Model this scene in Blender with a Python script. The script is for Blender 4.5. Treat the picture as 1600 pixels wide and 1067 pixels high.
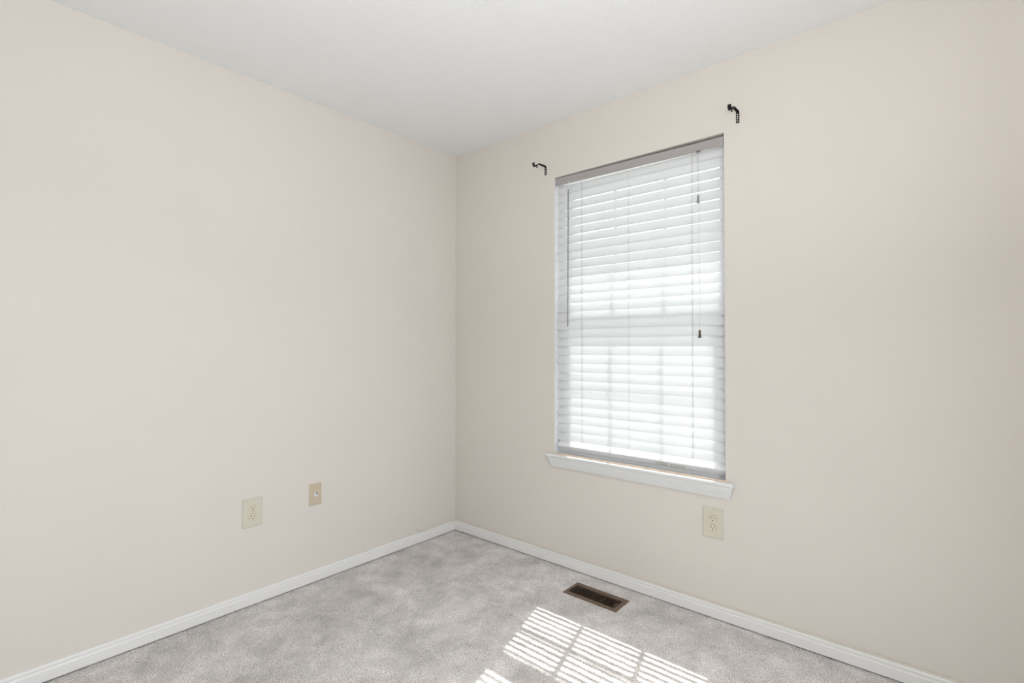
import bpy, bmesh, math, random
from mathutils import Vector, Matrix

random.seed(7)
S = bpy.context.scene
COL = S.collection
for o in list(bpy.data.objects):
    bpy.data.objects.remove(o, do_unlink=True)

# ------------------------------------------------------------------ camera
cam_data = bpy.data.cameras.new('camera')
cam = bpy.data.objects.new('camera', cam_data)
COL.objects.link(cam)
cam_data.sensor_width = 36.0
cam_data.sensor_fit = 'HORIZONTAL'
cam_data.lens = 791.504 / 1600 * 36.0
cam_data.clip_start = 0.02
YAW, PITCH, ROLL = 0.709777, 0.0113030, -0.0004179
_f = Vector((-math.sin(YAW) * math.cos(PITCH), math.cos(YAW) * math.cos(PITCH), math.sin(PITCH)))
_r = Vector((math.cos(YAW), math.sin(YAW), 0))
_u = _r.cross(_f)
r2 = _r * math.cos(ROLL) + _u * math.sin(ROLL)
u2 = -_r * math.sin(ROLL) + _u * math.cos(ROLL)
mw = Matrix((( r2.x, u2.x, -_f.x, 2.450806), (r2.y, u2.y, -_f.y, -2.282382), (r2.z, u2.z, -_f.z, 1.186253), (0, 0, 0, 1)))
cam.matrix_world = mw
S.camera = cam

# ------------------------------------------------------------------ view
S.view_settings.view_transform = 'Standard'
S.view_settings.look = 'None'
S.view_settings.gamma = 1.0
S.view_settings.use_curve_mapping = False
S.view_settings.exposure = 0.09

# ------------------------------------------------------------------ world, sun, lamps
SUN_DIR = Vector((0.285, -1.0, -1.455)).normalized()      # the way the light travels
w = bpy.data.worlds.new('sky'); S.world = w; w.use_nodes = True
nt = w.node_tree; nt.nodes.clear()
sky = nt.nodes.new('ShaderNodeTexSky')
sky.sky_type = 'NISHITA'; sky.sun_disc = False
sky.sun_elevation = math.asin(-SUN_DIR.z)
sky.sun_rotation = math.atan2(-SUN_DIR.x, -SUN_DIR.y)
sky.air_density = 1.0; sky.dust_density = 4.0
hs = nt.nodes.new('ShaderNodeHueSaturation'); hs.inputs['Saturation'].default_value = 0.8
bg = nt.nodes.new('ShaderNodeBackground'); bg.inputs['Strength'].default_value = 0.32
wo = nt.nodes.new('ShaderNodeOutputWorld')
nt.links.new(sky.outputs[0], hs.inputs['Color']); nt.links.new(hs.outputs[0], bg.inputs[0]); nt.links.new(bg.outputs[0], wo.inputs[0])

def light(name, kind, loc, energy, color, direction=None, **kw):
    d = bpy.data.lights.new(name, kind); d.energy = energy; d.color = color
    for k, v in kw.items(): setattr(d, k, v)
    o = bpy.data.objects.new(name, d); COL.objects.link(o); o.location = loc
    if direction is not None:
        o.rotation_euler = Vector(direction).to_track_quat('-Z', 'Y').to_euler()
    return o
light('sun', 'SUN', (0.6, 4, 5), 8.0, (1.0, 0.98, 0.95), SUN_DIR, angle=math.radians(0.53))
# added fill light just inside the solid right-hand wall, out of view
light('side_fill_light', 'AREA', (3.30, -1.80, 0.90), 47, (0.90, 0.95, 1.0), (-1, -0.36, -0.06), shape='RECTANGLE', size=0.85, size_y=1.95)
# flash bounced off the ceiling from beside the camera
light('bounce_flash', 'AREA', (2.65, -2.50, 1.30), 16.5, (1.0, 0.985, 0.965), (-0.25, 0.45, 1), shape='DISK', size=0.5, spread=math.radians(125))

# ------------------------------------------------------------------ materials
def mat(name, color, rough=0.6, metallic=0.0, bump=None, var=None, spec=0.4, trans=0.0):
    """bump = list of (scale, strength, distance); var = (scale, amount) small colour mottling of the paint."""
    m = bpy.data.materials.new(name); m.use_nodes = True
    t = m.node_tree; b = t.nodes['Principled BSDF']
    b.inputs['Base Color'].default_value = (*color, 1)
    b.inputs['Roughness'].default_value = rough
    b.inputs['Metallic'].default_value = metallic
    b.inputs['Specular IOR Level'].default_value = spec
    tc = t.nodes.new('ShaderNodeTexCoord')
    if var:
        n = t.nodes.new('ShaderNodeTexNoise'); n.inputs['Scale'].default_value = var[0]; n.inputs['Detail'].default_value = 4
        t.links.new(tc.outputs['Object'], n.inputs['Vector'])
        r = t.nodes.new('ShaderNodeValToRGB')
        r.color_ramp.elements[0].position = 0.3; r.color_ramp.elements[1].position = 0.7
        r.color_ramp.elements[0].color = (*[c * (1 - var[1]) for c in color], 1)
        r.color_ramp.elements[1].color = (*[min(1, c * (1 + var[1])) for c in color], 1)
        t.links.new(n.outputs['Fac'], r.inputs[0]); t.links.new(r.outputs[0], b.inputs['Base Color'])
    prev = None
    for sc, st, di in (bump or []):
        n = t.nodes.new('ShaderNodeTexNoise'); n.inputs['Scale'].default_value = sc; n.inputs['Detail'].default_value = 3
        t.links.new(tc.outputs['Object'], n.inputs['Vector'])
        bp = t.nodes.new('ShaderNodeBump'); bp.inputs['Strength'].default_value = st; bp.inputs['Distance'].default_value = di
        t.links.new(n.outputs['Fac'], bp.inputs['Height'])
        if prev: t.links.new(prev.outputs[0], bp.inputs['Normal'])
        prev = bp
    if prev: t.links.new(prev.outputs[0], b.inputs['Normal'])
    if trans:
        tr = t.nodes.new('ShaderNodeBsdfTranslucent'); tr.inputs[0].default_value = (0.94, 0.96, 0.965, 1)
        mx = t.nodes.new('ShaderNodeMixShader'); mx.inputs[0].default_value = trans
        t.links.new(b.outputs[0], mx.inputs[1]); t.links.new(tr.outputs[0], mx.inputs[2])
        t.links.new(mx.outputs[0], t.nodes['Material Output'].inputs[0])
    return m

M = {}
M['wall'] = mat('cream_wall_paint', (0.755, 0.718, 0.668), 0.75, bump=[(420, 0.10, 0.001), (60, 0.05, 0.002)], var=(3.0, 0.008), spec=0.25)
M['trim'] = mat('white_trim_paint', (0.84, 0.84, 0.83), 0.38, bump=[(25, 0.05, 0.001)], spec=0.5)
M['vinyl'] = mat('white_vinyl', (0.86, 0.87, 0.88), 0.4)
M['slat'] = mat('white_slat_vinyl', (0.86, 0.87, 0.885), 0.35, var=(40, 0.01), trans=0.345)
M['rail'] = mat('white_rail_vinyl', (0.84, 0.85, 0.87), 0.35, var=(30, 0.01))
M['cord'] = mat('white_cord', (0.62, 0.62, 0.63), 0.8, bump=[(900, 0.3, 0.001)])
M['wand'] = mat('smoked_clear_wand', (0.16, 0.15, 0.14), 0.2, var=(60, 0.1))
M['tassel_grey'] = mat('grey_tassel', (0.30, 0.29, 0.27), 0.5, var=(90, 0.1))
M['tassel_brown'] = mat('brown_tassel', (0.10, 0.07, 0.05), 0.5, var=(90, 0.1))
M['black'] = mat('black_iron', (0.008, 0.008, 0.009), 0.38, metallic=0.3, bump=[(300, 0.1, 0.0005)])
M['steel'] = mat('zinc_screw', (0.75, 0.74, 0.72), 0.3, metallic=0.8, var=(200, 0.1))
M['ivory'] = mat('ivory_plastic', (0.69, 0.655, 0.555), 0.35, var=(15, 0.01))
M['ivory_face'] = mat('ivory_receptacle_plastic', (0.72, 0.67, 0.55), 0.4, var=(15, 0.01))
M['almond'] = mat('almond_plastic', (0.62, 0.52, 0.40), 0.4, var=(15, 0.01))
M['valance'] = mat('shade_toned_valance_vinyl', (0.41, 0.385, 0.38), 0.4, var=(30, 0.01))  # base colour greyed to carry the shade on the valance
M['dark'] = mat('dark_slot', (0.012, 0.009, 0.007), 0.8, var=(50, 0.1))
M['bronze'] = mat('brown_painted_metal', (0.150, 0.100, 0.068), 0.5, metallic=0.1, var=(60, 0.12), bump=[(200, 0.1, 0.0005)])
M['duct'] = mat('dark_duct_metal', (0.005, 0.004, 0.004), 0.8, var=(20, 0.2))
M['wood'] = mat('bare_pine_strip', (0.84, 0.68, 0.53), 0.6, var=(25, 0.12))
M['cable'] = mat('cream_painted_cable', (0.80, 0.75, 0.66), 0.5, var=(40, 0.03))
M['ink'] = mat('black_ink', (0.015, 0.015, 0.012), 0.7, var=(60, 0.1))
M['ink_grey'] = mat('grey_ink', (0.33, 0.34, 0.36), 0.7, var=(60, 0.1))
M['label'] = mat('white_label_film', (0.86, 0.87, 0.86), 0.4, var=(60, 0.01))
M['concrete'] = mat('pale_concrete', (0.58, 0.57, 0.53), 0.9, var=(0.6, 0.08), bump=[(30, 0.2, 0.01)])
M['siding'] = mat('white_siding', (0.75, 0.74, 0.70), 0.6, var=(4, 0.03))

# ceiling: sprayed texture that comes in loose patches
def ceiling_mat():
    m = mat('ceiling_texture_paint', (0.88, 0.885, 0.885), 0.85, spec=0.2)
    t = m.node_tree; b = t.nodes['Principled BSDF']; tc = t.nodes['Texture Coordinate']
    n1 = t.nodes.new('ShaderNodeTexNoise'); n1.inputs['Scale'].default_value = 95; n1.inputs['Detail'].default_value = 3
    n2 = t.nodes.new('ShaderNodeTexNoise'); n2.inputs['Scale'].default_value = 3.5; n2.inputs['Detail'].default_value = 3
    r1 = t.nodes.new('ShaderNodeMapRange'); r1.inputs[1].default_value = 0.45; r1.inputs[2].default_value = 0.62
    r2_ = t.nodes.new('ShaderNodeMapRange'); r2_.inputs[1].default_value = 0.42; r2_.inputs[2].default_value = 0.66; r2_.inputs[3].default_value = 0.12
    mu = t.nodes.new('ShaderNodeMath'); mu.operation = 'MULTIPLY'
    bp = t.nodes.new('ShaderNodeBump'); bp.inputs['Strength'].default_value = 0.35; bp.inputs['Distance'].default_value = 0.0022
    L = t.links.new
    L(tc.outputs['Object'], n1.inputs['Vector']); L(tc.outputs['Object'], n2.inputs['Vector'])
    L(n1.outputs['Fac'], r1.inputs[0]); L(n2.outputs['Fac'], r2_.inputs[0])
    L(r1.outputs[0], mu.inputs[0]); L(r2_.outputs[0], mu.inputs[1]); L(mu.outputs[0], bp.inputs['Height']); L(bp.outputs[0], b.inputs['Normal'])
    return m
M['ceiling'] = ceiling_mat()

def carpet_mat():
    m = bpy.data.materials.new('grey_cut_pile_carpet'); m.use_nodes = True
    t = m.node_tree; b = t.nodes['Principled BSDF']; L = t.links.new
    b.inputs['Roughness'].default_value = 0.95; b.inputs['Specular IOR Level'].default_value = 0.1
    tc = t.nodes.new('ShaderNodeTexCoord')
    def noise(sc, det, rough=0.5, dist=0.0):
        n = t.nodes.new('ShaderNodeTexNoise'); n.inputs['Scale'].default_value = sc; n.inputs['Detail'].default_value = det
        n.inputs['Roughness'].default_value = rough; n.inputs['Distortion'].default_value = dist
        L(tc.outputs['Object'], n.inputs['Vector']); return n
    fine = noise(290, 2, 0.85)
    r = t.nodes.new('ShaderNodeValToRGB'); L(fine.outputs['Fac'], r.inputs[0])
    e = r.color_ramp.elements
    e[0].position = 0.35; e[0].color = (0.13, 0.105, 0.103, 1)
    e[1].position = 0.62; e[1].color = (1.0, 0.975, 0.965, 1)
    k = e.new(0.47); k.color = (0.72, 0.685, 0.675, 1)
    big = noise(3.2, 4, 0.6, 0.6)
    r2 = t.nodes.new('ShaderNodeMapRange'); r2.inputs[1].default_value = 0.34; r2.inputs[2].default_value = 0.66
    r2.inputs[3].default_value = 0.80; r2.inputs[4].default_value = 1.08
    L(big.outputs['Fac'], r2.inputs[0])
    mid = noise(11, 3, 0.6, 0.4)
    r3 = t.nodes.new('ShaderNodeMapRange'); r3.inputs[1].default_value = 0.3; r3.inputs[2].default_value = 0.7
    r3.inputs[3].default_value = 0.84; r3.inputs[4].default_value = 1.12
    L(mid.outputs['Fac'], r3.inputs[0])
    mm = t.nodes.new('ShaderNodeMath'); mm.operation = 'MULTIPLY'; L(r2.outputs[0], mm.inputs[0]); L(r3.outputs[0], mm.inputs[1])
    vm = t.nodes.new('ShaderNodeVectorMath'); vm.operation = 'SCALE'; L(r.outputs[0], vm.inputs[0]); L(mm.outputs[0], vm.inputs['Scale'])
    L(vm.outputs[0], b.inputs['Base Color'])
    bp = t.nodes.new('ShaderNodeBump'); bp.inputs['Strength'].default_value = 0.55; bp.inputs['Distance'].default_value = 0.004
    L(fine.outputs['Fac'], bp.inputs['Height']); L(bp.outputs[0], b.inputs['Normal'])
    return m
M['carpet'] = carpet_mat()

def brushed_mat():
    m = mat('brush_painted_sill', (0.80, 0.815, 0.82), 0.35)
    t = m.node_tree; b = t.nodes['Principled BSDF']; tc = t.nodes['Texture Coordinate']; L = t.links.new
    mp = t.nodes.new('ShaderNodeMapping'); mp.inputs['Scale'].default_value = (3, 260, 260)
    n = t.nodes.new('ShaderNodeTexNoise'); n.inputs['Scale'].default_value = 1.0; n.inputs['Detail'].default_value = 3
    bp = t.nodes.new('ShaderNodeBump'); bp.inputs['Strength'].default_value = 0.35; bp.inputs['Distance'].default_value = 0.0015
    L(tc.outputs['Object'], mp.inputs[0]); L(mp.outputs[0], n.inputs['Vector']); L(n.outputs['Fac'], bp.inputs['Height']); L(bp.outputs[0], b.inputs['Normal'])
    return m
M['sill'] = brushed_mat()

def glass_mat():
    m = bpy.data.materials.new('window_glass'); m.use_nodes = True
    t = m.node_tree; t.nodes.clear()
    tr = t.nodes.new('ShaderNodeBsdfTransparent'); tr.inputs[0].default_value = (0.96, 0.98, 0.97, 1)
    gl = t.nodes.new('ShaderNodeBsdfGlossy'); gl.inputs['Roughness'].default_value = 0.01
    lw = t.nodes.new('ShaderNodeLayerWeight'); lw.inputs[0].default_value = 0.3
    fr = t.nodes.new('ShaderNodeMapRange'); fr.inputs[3].default_value = 0.04; fr.inputs[4].default_value = 0.5
    pw = t.nodes.new('ShaderNodeMath'); pw.operation = 'POWER'; pw.inputs[1].default_value = 4.0
    t.links.new(lw.outputs['Facing'], pw.inputs[0]); t.links.new(pw.outputs[0], fr.inputs[0])
    mx = t.nodes.new('ShaderNodeMixShader'); o = t.nodes.new('ShaderNodeOutputMaterial')
    t.links.new(fr.outputs[0], mx.inputs[0]); t.links.new(tr.outputs[0], mx.inputs[1]); t.links.new(gl.outputs[0], mx.inputs[2]); t.links.new(mx.outputs[0], o.inputs[0])
    return m
M['glass'] = glass_mat()

# ------------------------------------------------------------------ mesh helpers
def box(bm, a, b):
    x0, y0, z0 = a; x1, y1, z1 = b
    v = [bm.verts.new(p) for p in ((x0,y0,z0),(x1,y0,z0),(x1,y1,z0),(x0,y1,z0),(x0,y0,z1),(x1,y0,z1),(x1,y1,z1),(x0,y1,z1))]
    for f in ((0,3,2,1),(4,5,6,7),(0,1,5,4),(1,2,6,5),(2,3,7,6),(3,0,4,7)):
        bm.faces.new([v[i] for i in f])
    return v

def prism(bm, prof, axis_fn, t0, t1):
    """closed 2-D profile swept straight from t0 to t1; axis_fn(u, v, t) -> xyz."""
    A = [bm.verts.new(axis_fn(u, v, t0)) for u, v in prof]
    B = [bm.verts.new(axis_fn(u, v, t1)) for u, v in prof]
    n = len(prof)
    for i in range(n):
        bm.faces.new((A[i], A[(i+1) % n], B[(i+1) % n], B[i]))
    bm.faces.new(A[::-1]); bm.faces.new(B)

def tube(bm, pts, r, seg=8, cap=True):
    pts = [Vector(p) for p in pts]; rings = []
    rr = r if isinstance(r, (list, tuple)) else [r] * len(pts)
    ref = None
    for i, p in enumerate(pts):
        d = (pts[min(i+1, len(pts)-1)] - pts[max(i-1, 0)]).normalized()
        if ref is None:
            ref = d.orthogonal().normalized()
        ref = (ref - d * ref.dot(d)).normalized()
        s = d.cross(ref)
        rings.append([bm.verts.new(p + (ref * math.cos(a) + s * math.sin(a)) * rr[i]) for a in [2*math.pi*k/seg for k in range(seg)]])
    for a, b in zip(rings, rings[1:]):
        for k in range(seg):
            bm.faces.new((a[k], a[(k+1) % seg], b[(k+1) % seg], b[k]))
    if cap:
        bm.faces.new(rings[0][::-1]); bm.faces.new(rings[-1])

def obj(name, bm, material, parent=None, bevel=0.0, smooth=False, seg=2, origin=None):
    """link bm (world coordinates) as one mesh; its origin sits at the parent's (or at 'origin')."""
    bmesh.ops.recalc_face_normals(bm, faces=bm.faces)
    base = Vector((0, 0, 0))
    if origin is not None: base = Vector(origin)
    p = parent; chain = Vector((0, 0, 0))
    while p is not None:
        chain += p.location; p = p.parent
    off = base if parent is None else chain
    bmesh.ops.translate(bm, verts=bm.verts, vec=-off)
    me = bpy.data.meshes.new(name); bm.to_mesh(me); bm.free()
    me.materials.append(material)
    if smooth:
        for f in me.polygons: f.use_smooth = True
    o = bpy.data.objects.new(name, me); COL.objects.link(o)
    if parent is not None: o.parent = parent
    else: o.location = off
    if bevel:
        mo = o.modifiers.new('bevel', 'BEVEL'); mo.width = bevel; mo.segments = seg; mo.limit_method = 'ANGLE'; mo.angle_limit = math.radians(40)
    return o

def thing(name, label, cat, loc, group=None):
    o = bpy.data.objects.new(name, None); COL.objects.link(o); o.location = loc
    o.empty_display_size = 0.05
    o['label'] = label; o['category'] = cat
    if group: o['group'] = group
    return o
def struct(name, bm, m, bevel=0.0, origin=None):
    o = obj(name, bm, m, None, bevel, origin=origin); o['kind'] = 'structure'; return o

# ------------------------------------------------------------------ room shell
RX, RY, H, T = 3.35, -3.05, 2.44, 0.16
WX0, WX1, WZ0, WZ1 = 0.800, 1.716, 0.580, 2.127
bm = bmesh.new(); box(bm, (-T, RY - T, -0.15), (RX + T, T, -0.004)); bm_floor = bm
# floor: slab with a gently uneven carpet skin on top
def carpet_grid(bm):
    dip = lambda x, y: 0.0055 * max(0.0, 1 - min(x, -y) / 0.045)
    nx, ny = 168, 154
    vs = [[bm.verts.new((RX * i / nx, RY * j / ny, random.uniform(-0.0012, 0.0012) - dip(RX * i / nx, RY * j / ny))) for j in range(ny + 1)] for i in range(nx + 1)]
    hole = lambda x, y: 1.045 < x < 1.300 and -0.235 < y < -0.14
    for i in range(nx):
        for j in range(ny):
            cx, cy = RX * (i + .5) / nx, RY * (j + .5) / ny
            if hole(cx, cy): continue
            bm.faces.new((vs[i][j], vs[i][j+1], vs[i+1][j+1], vs[i+1][j]))
bm_floor.free()
bm = bmesh.new()
# slab in four pieces round the register opening
hx0, hx1, hy0, hy1 = 1.040, 1.305, -0.240, -0.135
for a, b in (((-T, RY - T), (hx0, T)), ((hx1, RY - T), (RX + T, T)), ((hx0, RY - T), (hx1, hy0)), ((hx0, hy1), (hx1, T))):
    box(bm, (a[0], a[1], -0.15), (b[0], b[1], -0.008))
carpet_grid(bm)
fl = struct('floor', bm, M['carpet'])
bm = bmesh.new(); box(bm, (-T, RY - T, H), (RX + T, T, H + 0.12)); struct('ceiling', bm, M['ceiling'])
bm = bmesh.new(); box(bm, (-T, RY - T, -0.006), (0, T, H)); struct('wall_left', bm, M['wall'])
bm = bmesh.new()
box(bm, (0, 0, -0.006), (WX0, T, H)); box(bm, (WX1, 0, -0.006), (RX, T, H))
box(bm, (WX0, 0, -0.006), (WX1, T, WZ0)); box(bm, (WX0, 0, WZ1), (WX1, T, H))
struct('wall_back', bm, M['wall'])
bm = bmesh.new(); box(bm, (RX, RY - T, -0.006), (RX + T, T, H)); struct('wall_right', bm, M['wall'])
bm = bmesh.new(); box(bm, (0, RY - T, -0.006), (RX, RY, H)); struct('wall_front', bm, M['wall'])

# exterior: boxed eave over the window, paved ground one storey down
bm = bmesh.new(); box(bm, (-1.2, T, 2.30), (4.5, 0.525, 2.42)); struct('eave', bm, M['siding'])
bm = bmesh.new(); box(bm, (-30, T + 0.3, -3.2), (30, 40, -3.0)); struct('ground', bm, M['concrete'])

# ------------------------------------------------------------------ baseboards
PROF = [(0, 0.0), (0.012, 0.0), (0.012, 0.0365), (0.0105, 0.0395), (0.0095, 0.042), (0.0105, 0.047), (0.0105, 0.052), (0.0085, 0.056), (0.005, 0.058), (0, 0.058)]
bm = bmesh.new(); prism(bm, [(u, v) for u, v in PROF], lambda u, v, t: (u, t, v), RY, 0.0); struct('baseboard_left', bm, M['trim'])
bm = bmesh.new(); prism(bm, [(u, v) for u, v in PROF], lambda u, v, t: (t, -u, v), 0.0, RX); struct('baseboard_back', bm, M['trim'])
bm = bmesh.new(); prism(bm, [(u, v) for u, v in PROF], lambda u, v, t: (RX - u, t, v), RY, 0.0); struct('baseboard_right', bm, M['trim'])

# ------------------------------------------------------------------ window
win = bpy.data.objects.new('window_1', None); COL.objects.link(win); win.location = (1.258, 0, 0.60); win['kind'] = 'structure'
def ring(bm, x0, x1, z0, z1, wl, wr, wb, wt, y0, y1):
    box(bm, (x0, y0, z0), (x0 + wl, y1, z1)); box(bm, (x1 - wr, y0, z0), (x1, y1, z1))
    box(bm, (x0 + wl, y0, z0), (x1 - wr, y1, z0 + wb)); box(bm, (x0 + wl, y0, z1 - wt), (x1 - wr, y1, z1))
bm = bmesh.new(); ring(bm, WX0, WX1, 0.600, WZ1, 0.036, 0.036, 0.040, 0.036, 0.050, 0.158)
obj('window_frame', bm, M['vinyl'], win, 0.002)
def sash(name, x0, x1, z0, z1, gx0, gx1, gz0, gz1, y0, y1, yg, mx, mz):
    bm = bmesh.new(); ring(bm, x0, x1, z0, z1, gx0 - x0, x1 - gx1, gz0 - z0, z1 - gz1, y0, y1)
    s = obj(name, bm, M['vinyl'], win, 0.002)
    bm = bmesh.new()
    for x in mx: box(bm, (x - 0.009, yg - 0.004, gz0), (x + 0.009, yg + 0.004, gz1))
    box(bm, (gx0, yg - 0.0035, mz - 0.009), (gx1, yg + 0.0035, mz + 0.009))
    obj('muntin_grid', bm, M['vinyl'], s)
    bm = bmesh.new(); box(bm, (gx0 - 0.003, yg + 0.006, gz0 - 0.003), (gx1 + 0.003, yg + 0.009, gz1 + 0.003))
    obj('glass_pane', bm, M['glass'], s)
sash('lower_sash', 0.837, 1.679, 0.641, 1.400, 0.871, 1.648, 0.690, 1.350, 0.056, 0.092, 0.072, (1.119, 1.397), 1.020)
sash('upper_sash', 0.837, 1.679, 1.345, 2.090, 0.858, 1.664, 1.392, 2.050, 0.095, 0.131, 0.112, (1.119, 1.397), 1.722)
bm = bmesh.new()
box(bm, (WX0, 0.0015, 0.6003), (WX0 + 0.0015, 0.0498, WZ1 - 0.0005)); box(bm, (WX1 - 0.0015, 0.0015, 0.6003), (WX1, 0.0498, WZ1 - 0.0005))
jl = obj('jamb_liner', bm, M['vinyl'], win); jl['label'] = 'white painted sides of the window opening'
# stool with rounded nosing, splayed apron, bare strip of wood behind the nosing
bm = bmesh.new()
prof = [(0.050, 0.580), (0.050, 0.600), (-0.024, 0.600), (-0.029, 0.598), (-0.031, 0.594), (-0.031, 0.589), (-0.029, 0.585), (-0.024, 0.583), (0.0, 0.583)]
prism(bm, [(y, z) for y, z in prof if y <= 0] + [(0.0, 0.600)], lambda u, v, t: (t, u, v), 0.757, 1.755)
box(bm, (WX0, 0.0, 0.580), (WX1, 0.158, 0.600))
obj('window_sill', bm, M['sill'], win, 0.001)
bm = bmesh.new()
pr = [(-0.001, 0.583), (-0.024, 0.583), (-0.023, 0.574), (-0.019, 0.560), (-0.014, 0.545), (-0.010, 0.535), (-0.009, 0.529), (-0.001, 0.527)]
L_ = [bm.verts.new((0.765 + (0.583 - z) * 0.40, y, z)) for y, z in pr]
R_ = [bm.verts.new((1.750 - (0.583 - z) * 0.26, y, z)) for y, z in pr]
for i in range(len(pr)):
    j = (i + 1) % len(pr); bm.faces.new((L_[i], L_[j], R_[j], R_[i]))
bm.faces.new(L_[::-1]); bm.faces.new(R_)
obj('apron', bm, M['sill'], win)
bm = bmesh.new(); box(bm, (0.803, -0.009, 0.600), (1.722, 0.001, 0.6060)); 
ws = obj('wood_strip', bm, M['wood'], win, 0.0008); ws['label'] = 'bare tan strip of wood along the back of the white sill'

# ------------------------------------------------------------------ window blind
bl = thing('window_blind', 'white horizontal slat blind hanging inside the window opening, almost closed', 'blind', (1.258, 0.02, 0.62))
BX0, BX1 = 0.810, 1.708
# head rail and valance
bm = bmesh.new()
box(bm, (BX0, 0.020, 2.090), (BX1, 0.046, 2.0925)); box(bm, (BX0, 0.020, 2.0925), (BX1, 0.0225, 2.120)); box(bm, (BX0, 0.0435, 2.0925), (BX1, 0.046, 2.120))
box(bm, (BX0, 0.0225, 2.0925), (BX0 + 0.002, 0.0435, 2.120)); box(bm, (BX1 - 0.002, 0.0225, 2.0925), (BX1, 0.0435, 2.120))
obj('head_rail', bm, M['rail'], bl)
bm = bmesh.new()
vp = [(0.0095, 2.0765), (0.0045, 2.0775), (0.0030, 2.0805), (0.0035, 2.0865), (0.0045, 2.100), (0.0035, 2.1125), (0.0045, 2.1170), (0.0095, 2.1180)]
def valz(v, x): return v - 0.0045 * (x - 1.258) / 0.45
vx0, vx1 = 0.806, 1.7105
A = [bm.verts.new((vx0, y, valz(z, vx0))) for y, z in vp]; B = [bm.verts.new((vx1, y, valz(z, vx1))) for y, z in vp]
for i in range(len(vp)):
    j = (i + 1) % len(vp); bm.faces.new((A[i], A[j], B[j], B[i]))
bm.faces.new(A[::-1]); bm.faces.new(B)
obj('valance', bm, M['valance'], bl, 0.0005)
# slats
PITCH_Z, SW, TH = 0.04672, 0.0495, math.radians(72)
ND = 7
def slat_mesh():
    bm = bmesh.new(); pro = []
    c, s = math.cos(TH), math.sin(TH)
    top, bot = [], []
    for i in range(ND):
        q = (i / (ND - 1) - 0.5)
        crown = -0.0004 * (1 - (2 * q) ** 2)
        for lst, off in ((top, 0.0004), (bot, -0.0004)):
            # local frame: along the slat (inner edge low), normal towards room and up
            u = q * SW; nrm = -(crown) * -1 + off
            y = u * c - nrm * s * 1.0
            z = u * s + nrm * c
            lst.append((y, z))
    prof = top + bot[::-1]
    prism(bm, prof, lambda a, b, t: (t, a + 0.022, b + 0.700), BX0, BX1)
    return bm
first = obj('slat', slat_mesh(), M['slat'], bl)
for f in first.data.polygons: f.use_smooth = False
NS = 30
for k in range(1, NS):
    c = first.copy(); COL.objects.link(c); c.parent = bl
    c.location = (random.uniform(-0.0012, 0.0012), random.uniform(-0.0005, 0.0005), PITCH_Z * k + random.uniform(-0.0005, 0.0005))
    c.rotation_euler = (0, random.uniform(-0.0004, 0.0004), 0)
# bottom rail, leaning so that its top catches the sun
bm = bmesh.new()
ca, sa = math.cos(math.radians(44)), math.sin(math.radians(44))
W_, D_ = 0.044, 0.044
p0 = (0.011, 0.6455)
pf = [p0, (p0[0] + W_ * ca, p0[1] + W_ * sa), (p0[0] + W_ * ca + D_ * sa * 0.9, p0[1] + W_ * sa - D_ * ca), (p0[0] + D_ * sa, p0[1] - D_ * ca)]
# keep the rail clear of the frame behind it
pf = [(min(y, 0.047), z) for y, z in pf]
prism(bm, pf, lambda a, b, t: (t, a, b), BX0 - 0.001, BX1 + 0.001)
br = obj('bottom_rail', bm, M['rail'], bl, 0.0025, seg=3)
def on_face(x, v, lift=0.0):
    """point on the rail's front face, v from 0 (top) to 1 (bottom), lifted towards the room."""
    return Vector((x, p0[0] + D_ * sa * v - lift * ca, p0[1] - D_ * ca * v - lift * sa))
for x in (0.955, 1.243, 1.560):
    bm = bmesh.new()
    for a, b_, r in ((0, 0.002, 0.0062), (0.002, 0.0035, 0.0045)):
        tube(bm, [on_face(x, 0.5, a), on_face(x, 0.5, b_)], r, 16)
    tube(bm, [on_face(x, 0.08, 0.001), on_face(x, 0.45, 0.003)], 0.0012, 6)
    tube(bm, [on_face(x + 0.004, 0.08, 0.001), on_face(x + 0.002, 0.45, 0.003)], 0.0012, 6)
    obj('cord_plug', bm, M['vinyl'], br)
# printed label on the rail
bm = bmesh.new()
q = [on_face(1.378, 0.06, 0.0006), on_face(1.530, 0.06, 0.0006), on_face(1.530, 0.80, 0.0006), on_face(1.378, 0.80, 0.0006)]
n_ = Vector((0, ca, sa)) * 0.0003
va = [bm.verts.new(p) for p in q]; vb = [bm.verts.new(p + n_) for p in q]
bm.faces.new(va); bm.faces.new(vb[::-1])
for i in range(4): bm.faces.new((va[i], va[(i+1) % 4], vb[(i+1) % 4], vb[i]))
lab = obj('warning_label', bm, M['label'], br); lab['label'] = 'small printed warning label'
def text_mesh(body, x, v, size, material, stretch=1.0):
    cu = bpy.data.curves.new('t', 'FONT'); cu.body = body; cu.size = 1.0; cu.offset = 0.012
    to = bpy.data.objects.new('t', cu); COL.objects.link(to)
    bpy.context.view_layer.update()
    me = bpy.data.meshes.new_from_object(to.evaluated_get(bpy.context.evaluated_depsgraph_get()))
    bpy.data.objects.remove(to, do_unlink=True)
    bm = bmesh.new(); bm.from_mesh(me); bpy.data.meshes.remove(me)
    for ve in bm.verts:
        u, t_ = ve.co.x * size * stretch, ve.co.y * size
        ve.co = on_face(x + u, v - t_ / D_, 0.0009)
    return bm
def tri(bm, x, v, s):
    bm.faces.new([bm.verts.new(on_face(x, v, 0.0009)), bm.verts.new(on_face(x + s, v, 0.0009)), bm.verts.new(on_face(x + s / 2, v - s / D_, 0.0009))])
for body, x, v in (('WARNING', 1.3925, 0.36), ('WARNING', 1.3965, 0.70)):
    bm = text_mesh(body, x, v, 0.0100, M['ink'], 0.95); tri(bm, x - 0.0115, v, 0.008)
    obj('lettering', bm, M['ink'], br)
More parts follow.
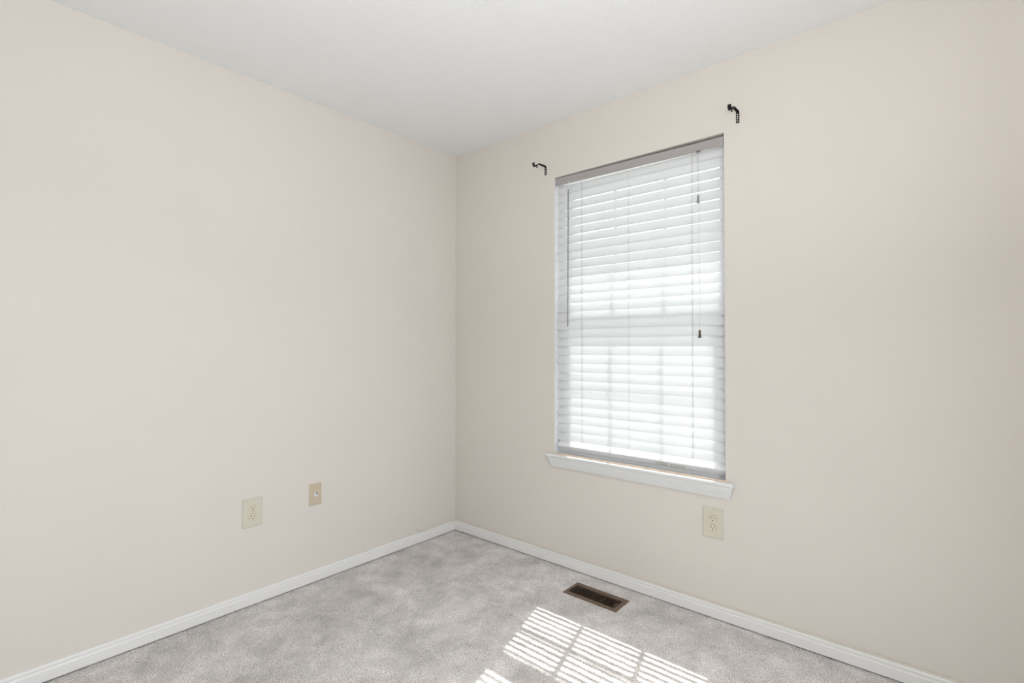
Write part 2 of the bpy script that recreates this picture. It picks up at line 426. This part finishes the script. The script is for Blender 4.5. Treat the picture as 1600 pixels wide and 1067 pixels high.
bm = bmesh.new()
for row, v in enumerate((0.28, 0.40, 0.56, 0.68)):
    x = 1.453
    while x < 1.523:
        wd = random.uniform(0.003, 0.009)
        q = [on_face(a, b_, 0.0009) for a, b_ in ((x, v), (x + wd, v), (x + wd, v + 0.055), (x, v + 0.055))]
        bm.faces.new([bm.verts.new(p) for p in q]); x += wd + 0.0018
obj('fine_print', bm, M['ink_grey'], br)
# ladder strings: front and back string with rungs, one part each
YI, YO = 0.022 - 0.5 * SW * math.cos(TH) - 0.0035, 0.022 + 0.5 * SW * math.cos(TH) + 0.0035
for x in (0.970, 1.247, 1.566):
    bm = bmesh.new()
    for dx, y, ph in ((0, YI, 0), (0.0045, YI, 1.5), (0.002, YO, 0.7)):
        pts = []
        for i in range(NS * 4 + 4):
            z = 0.664 + i * (2.088 - 0.664) / (NS * 4 + 3)
            pts.append((x + dx + (0.0009 if x != 1.247 else 0.0003) * math.sin(z / PITCH_Z * 2 * math.pi + ph), y, z))
        if x == 1.247 and dx == 0.0045: continue
        tube(bm, pts, 0.00065, 5)
    for k in range(NS):
        zc = 0.700 + PITCH_Z * k
        tube(bm, [(x, YI, zc - SW * 0.5 * math.sin(TH) + 0.001), (x, YO, zc + SW * 0.5 * math.sin(TH) - 0.001)], 0.0004, 4)
    obj('ladder_string', bm, M['cord'], bl)
# tilt wand with its hook
bm = bmesh.new()
tube(bm, [(0.8945, -0.001, 2.047), (0.8925, -0.001, 1.70), (0.8895, -0.001, 1.302), (0.8895, -0.001, 1.298)], [0.0026, 0.0026, 0.0030, 0.0020], 6)
wd = obj('tilt_wand', bm, M['wand'], bl); wd['label'] = 'thin dark clear tilt wand'
bm = bmesh.new()
tube(bm, [(0.896, 0.006, 2.078), (0.896, 0.001, 2.075), (0.8955, -0.001, 2.071), (0.8955, -0.002, 2.066), (0.895, 0.000, 2.061), (0.8948, 0.000, 2.055), (0.8945, -0.001, 2.046)], 0.0011, 6)
box(bm, (0.8905, 0.000, 2.0765), (0.9015, 0.005, 2.081))
obj('wand_hook', bm, M['vinyl'], wd)
# lift cords, lock and two tassels
bm = bmesh.new()
box(bm, (1.592, -0.0020, 2.066), (1.612, 0.0030, 2.0775)); 
cl = obj('cord_lock', bm, M['tassel_grey'], bl, 0.001)
bm = bmesh.new(); tube(bm, [(1.597, -0.0032, 2.0722), (1.597, 0.0, 2.0722)], 0.0025, 10); tube(bm, [(1.606, -0.0032, 2.0722), (1.606, 0.0, 2.0722)], 0.0025, 10)
obj('pulley', bm, M['dark'], cl)
bm = bmesh.new(); tube(bm, [(1.600, -0.001, 2.068), (1.6015, -0.001, 1.96), (1.6015, -0.001, 1.872)], 0.0011, 6)
obj('lift_cord', bm, M['cord'], bl)
bm = bmesh.new(); tube(bm, [(1.604, -0.001, 2.068), (1.6065, -0.001, 1.90), (1.6065, -0.001, 1.60), (1.6055, -0.001, 1.262)], 0.0008, 6)
obj('lift_cord', bm, M['cord'], bl)
def tassel(x, y, z, material, lb):
    bm = bmesh.new()
    tube(bm, [(x, y, z + 0.020), (x, y, z + 0.019), (x, y, z + 0.010), (x, y, z - 0.002), (x, y, z - 0.012), (x, y, z - 0.015)], [0.0030, 0.0048, 0.0046, 0.0052, 0.0072, 0.0066], 12)
    o = obj('tassel', bm, material, bl, smooth=True); o['label'] = lb
tassel(1.6015, -0.001, 1.853, M['tassel_grey'], 'grey cord tassel')
tassel(1.6055, -0.001, 1.243, M['tassel_brown'], 'brown cord tassel')

# ------------------------------------------------------------------ curtain rod brackets
def bracket(x, label, dz=0.0):
    t = thing('curtain_rod_bracket', label, 'bracket', (x, 0, 2.180 + dz), 'black curtain rod brackets above the window')
    W2 = 0.0065; z1 = 2.203 + dz; z0 = 2.155 + dz
    bm = bmesh.new()
    path = [(-0.0012, z0), (-0.0012, z1 - 0.004), (-0.0030, z1), (-0.0100, z1 + 0.0015), (-0.066, z1 - 0.001), (-0.074, z1 - 0.009), (-0.088, z1 - 0.0225)]
    th = 0.0024
    vs = []
    for i, (y, z) in enumerate(path):
        a = Vector(path[max(i - 1, 0)]); b = Vector(path[min(i + 1, len(path) - 1)]); d = (b - a).normalized(); nn = Vector((-d.y, d.x)) * th / 2
        # nn is in the (y, z) plane; x keeps the width of the strip
        vs.append([bm.verts.new((x - W2, y - nn.x, z - nn.y)), bm.verts.new((x + W2, y - nn.x, z - nn.y)), bm.verts.new((x + W2, y + nn.x, z + nn.y)), bm.verts.new((x - W2, y + nn.x, z + nn.y))])
    for a, b in zip(vs, vs[1:]):
        for k in range(4): bm.faces.new((a[k], a[(k+1) % 4], b[(k+1) % 4], b[k]))
    bm.faces.new(vs[0][::-1]); bm.faces.new(vs[-1])
    # stiffening rib under the arm
    box(bm, (x - 0.0012, -0.064, z1 - 0.006), (x + 0.0012, -0.002, z1 - 0.0005))
    obj('arm', bm, M['black'], t, 0.0004)
    # cradle: open U that carried the rod
    bm = bmesh.new(); cy, cz, R = -0.099, z1 - 0.015, 0.0125
    prof = []
    for k in range(15):
        a = math.radians(180 + k * 180 / 14); prof.append((cy + R * math.cos(a), cz + R * math.sin(a)))
    out = [(cy - R, cz + 0.008)] + prof + [(cy + R, cz + 0.001)]
    inn = [((y - cy) * 0.80 + cy, (z - cz) * 0.80 + cz if z < cz else z) for y, z in out]
    prism(bm, out + inn[::-1], lambda a, b, tt: (tt, a, b), x - 0.0075, x + 0.0075)
    obj('cradle', bm, M['black'], t, 0.0004)
    bm = bmesh.new()
    tube(bm, [(x, -0.079, z1 - 0.012), (x, -0.079, z1 - 0.022)], 0.0018, 8); tube(bm, [(x, -0.079, z1 - 0.022), (x, -0.079, z1 - 0.0265)], 0.0036, 10)
    obj('thumb_screw', bm, M['black'], t)
    for zz in (z1 - 0.011, z1 - 0.021, z1 - 0.030, z1 - 0.040):
        bm = bmesh.new(); tube(bm, [(x, -0.0024, zz), (x, -0.0036, zz), (x, -0.0042, zz)], [0.0028, 0.0028, 0.0016], 12)
        obj('screw', bm, M['steel'], t)
bracket(0.7405, 'black curtain rod bracket left of the blind, near the corner', 0.001)
bracket(1.7735, 'black curtain rod bracket above right corner of the blind', -0.003)

# ------------------------------------------------------------------ wall plates
def wall_frame(origin, ux, nrm):
    o = Vector(origin); ux = Vector(ux); nrm = Vector(nrm)
    return lambda u, v, d: o + ux * u + Vector((0, 0, 1)) * v + nrm * d
def slab(bm, F, pts, d0, d1, taper=0.0):
    cx = sum(p[0] for p in pts) / len(pts); cy = sum(p[1] for p in pts) / len(pts)
    def sh(u, v):
        du, dv = u - cx, v - cy; l = max(math.hypot(du, dv), 1e-6)
        return (u - (taper if du > 0 else -taper) * (abs(du) > 1e-5), v - (taper if dv > 0 else -taper) * (abs(dv) > 1e-5))
    A = [bm.verts.new(F(u, v, d0)) for u, v in pts]; B = [bm.verts.new(F(*sh(u, v), d1)) for u, v in pts]
    n = len(pts)
    for i in range(n): bm.faces.new((A[i], A[(i+1) % n], B[(i+1) % n], B[i]))
    bm.faces.new(A[::-1]); bm.faces.new(B)
def rect(w, h, cx=0, cy=0): return [(cx - w/2, cy - h/2), (cx + w/2, cy - h/2), (cx + w/2, cy + h/2), (cx - w/2, cy + h/2)]
def recept(r, cy, flat):
    pts = []
    for k in range(32):
        a = 2 * math.pi * k / 32
        pts.append((r * math.cos(a), cy + max(-flat, min(flat, r * math.sin(a)))))
    return pts
def outlet(origin, ux, nrm, w, h, label):
    t = thing('wall_outlet', label, 'outlet', origin, 'duplex wall outlets')
    F = wall_frame(origin, ux, nrm)
    bm = bmesh.new(); slab(bm, F, rect(w, h), 0, 0.0040); slab(bm, F, rect(w, h), 0.0040, 0.0065, 0.0030)
    obj('cover_plate', bm, M['ivory'], t, 0.0006)
    for cy in (0.0195, -0.0195):
        bm = bmesh.new(); slab(bm, F, recept(0.0172, cy, 0.0140), 0.0060, 0.0085)
        rc = obj('receptacle', bm, M['ivory_face'], t, 0.0006)
        bm = bmesh.new(); slab(bm, F, recept(0.0178, cy, 0.0146), 0.0060, 0.0067)
        obj('gap_line', bm, M['dark'], rc)
        bm = bmesh.new()
        slab(bm, F, rect(0.0024, 0.0085, -0.0064, cy + 0.004), 0.0080, 0.0087); slab(bm, F, rect(0.0024, 0.0070, 0.0064, cy + 0.004), 0.0080, 0.0087)
        slab(bm, F, [(0.0027 * math.cos(a), cy - 0.0075 + 0.0027 * math.sin(a)) for a in [2 * math.pi * k / 12 for k in range(12)]], 0.0080, 0.0087)
        obj('slots', bm, M['dark'], rc)
    bm = bmesh.new(); slab(bm, F, [(0.0028 * math.cos(a), 0.0028 * math.sin(a)) for a in [2 * math.pi * k / 14 for k in range(14)]], 0.0064, 0.0076)
    obj('screw', bm, M['ivory_face'], t, 0.0004)
outlet((1.661, 0, 0.411), (1, 0, 0), (0, -1, 0), 0.088, 0.131, 'ivory duplex outlet on the window wall, below the sill')
outlet((0, -1.2785, 0.421), (0, 1, 0), (1, 0, 0), 0.088, 0.129, 'ivory duplex outlet on the left wall, beside the small jack plate')
# small almond plate with a round connector
t = thing('cable_jack', 'small tan jack plate with one round connector on the left wall', 'jack', (0, -0.971, 0.4385))
F = wall_frame((0, -0.971, 0.4385), (0, 1, 0), (1, 0, 0))
bm = bmesh.new(); slab(bm, F, rect(0.066, 0.110), 0, 0.0022); slab(bm, F, rect(0.066, 0.110), 0.0022, 0.0075, 0.0050)
obj('cover_plate', bm, M['almond'], t, 0.0006)
circ = lambda r, cx=0, cy=0, n=20: [(cx + r * math.cos(2 * math.pi * k / n), cy + r * math.sin(2 * math.pi * k / n)) for k in range(n)]
bm = bmesh.new(); slab(bm, F, circ(0.0105), 0.007, 0.012)
cj = obj('connector', bm, M['vinyl'], t, 0.0008); cj['label'] = 'round white connector'
bm = bmesh.new(); slab(bm, F, circ(0.0042, 0.003, 0.0045), 0.0118, 0.0126)
obj('socket_hole', bm, M['dark'], cj)
for cx in (-0.026, 0.026):
    bm = bmesh.new(); slab(bm, F, circ(0.0024, cx, 0.003, 12), 0.0070, 0.0082); obj('screw', bm, M['almond'], t)

# ------------------------------------------------------------------ floor register
fr = thing('floor_register', 'brown metal floor register with slotted grille set in the carpet', 'vent', (1.1725, -0.1865, 0.0))
X0, X1, Y0, Y1 = 1.027, 1.318, -0.2525, -0.1205
bm = bmesh.new()
ix0, ix1, iy0, iy1 = X0 + 0.021, X1 - 0.021, Y0 + 0.020, Y1 - 0.033
o_ = [(X0, Y0), (X1, Y0), (X1, Y1), (X0, Y1)]; s_ = [(X0 + 0.006, Y0 + 0.006), (X1 - 0.006, Y0 + 0.006), (X1 - 0.006, Y1 - 0.006), (X0 + 0.006, Y1 - 0.006)]
i_ = [(ix0, iy0), (ix1, iy0), (ix1, iy1), (ix0, iy1)]
ra = [bm.verts.new((x, y, 0.0005)) for x, y in o_]; rb = [bm.verts.new((x, y, 0.0055)) for x, y in s_]
rc = [bm.verts.new((x, y, 0.0055)) for x, y in i_]; rd = [bm.verts.new((x, y, -0.004)) for x, y in i_]; re_ = [bm.verts.new((x, y, -0.003)) for x, y in o_]
for a, b in ((re_, ra), (ra, rb), (rb, rc), (rc, rd)):
    for k in range(4): bm.faces.new((a[k], a[(k+1) % 4], b[(k+1) % 4], b[k]))
obj('frame', bm, M['bronze'], fr, 0.0008)
NL = 20
for k in range(NL):
    xc = ix0 + (ix1 - ix0) * (k + 1) / (NL + 1)
    if k in (9,): wd_ = 0.0026
    else: wd_ = 0.0017
    bm = bmesh.new()
    v = box(bm, (xc - wd_ / 2, iy0, 0.0005), (xc + wd_ / 2, iy1, 0.0048))
    for q in v[:4]: q.co.x -= 0.0012
    obj('louver', bm, M['bronze'], fr)
bm = bmesh.new(); box(bm, (ix1 - 0.010, -0.222, 0.0), (ix1 - 0.0065, -0.176, 0.0060)); box(bm, (ix1 - 0.012, -0.206, 0.0045), (ix1 - 0.0045, -0.198, 0.0095))
obj('damper_lever', bm, M['bronze'], fr, 0.0008)
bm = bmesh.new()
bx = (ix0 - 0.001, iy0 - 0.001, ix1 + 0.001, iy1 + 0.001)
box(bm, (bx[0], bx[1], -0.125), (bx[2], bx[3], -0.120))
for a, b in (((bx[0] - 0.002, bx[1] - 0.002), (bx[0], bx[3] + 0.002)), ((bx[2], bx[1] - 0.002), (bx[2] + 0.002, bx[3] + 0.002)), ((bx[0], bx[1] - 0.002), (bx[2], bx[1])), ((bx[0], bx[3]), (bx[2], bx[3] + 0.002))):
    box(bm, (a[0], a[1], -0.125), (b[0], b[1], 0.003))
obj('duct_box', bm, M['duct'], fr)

# ------------------------------------------------------------------ cable along the baseboards
pts = [(0.016, -0.322, 0.089), (0.012, -0.316, 0.080), (0.009, -0.308, 0.073), (0.0075, -0.295, 0.067), (0.0058, -0.277, 0.0625), (0.0042, -0.250, 0.0610)]
for y in (-0.20, -0.15, -0.10, -0.07): pts.append((0.0042, y, 0.0608))
for k in range(7):
    a = math.radians(90 * k / 6); pts.append((0.0042 + 0.050 * (1 - math.cos(a)), -0.0542 + 0.050 * math.sin(a), 0.0608 + 0.001 * math.sin(2 * a)))
x = 0.10
while x < RX - 0.02:
    pts.append((x, -0.0042 - 0.0003 * math.sin(x * 9), 0.0609 + 0.0007 * math.sin(x * 5.3) ** 2)); x += 0.06
bm = bmesh.new(); tube(bm, pts, 0.0027, 8)
c = obj('coaxial_cable', bm, M['cable'], None, smooth=True, origin=(0.0, -0.05, 0.058))
c['label'] = 'thin cream painted cable lying on the baseboard, its loose end curling up near the corner'; c['category'] = 'cable'
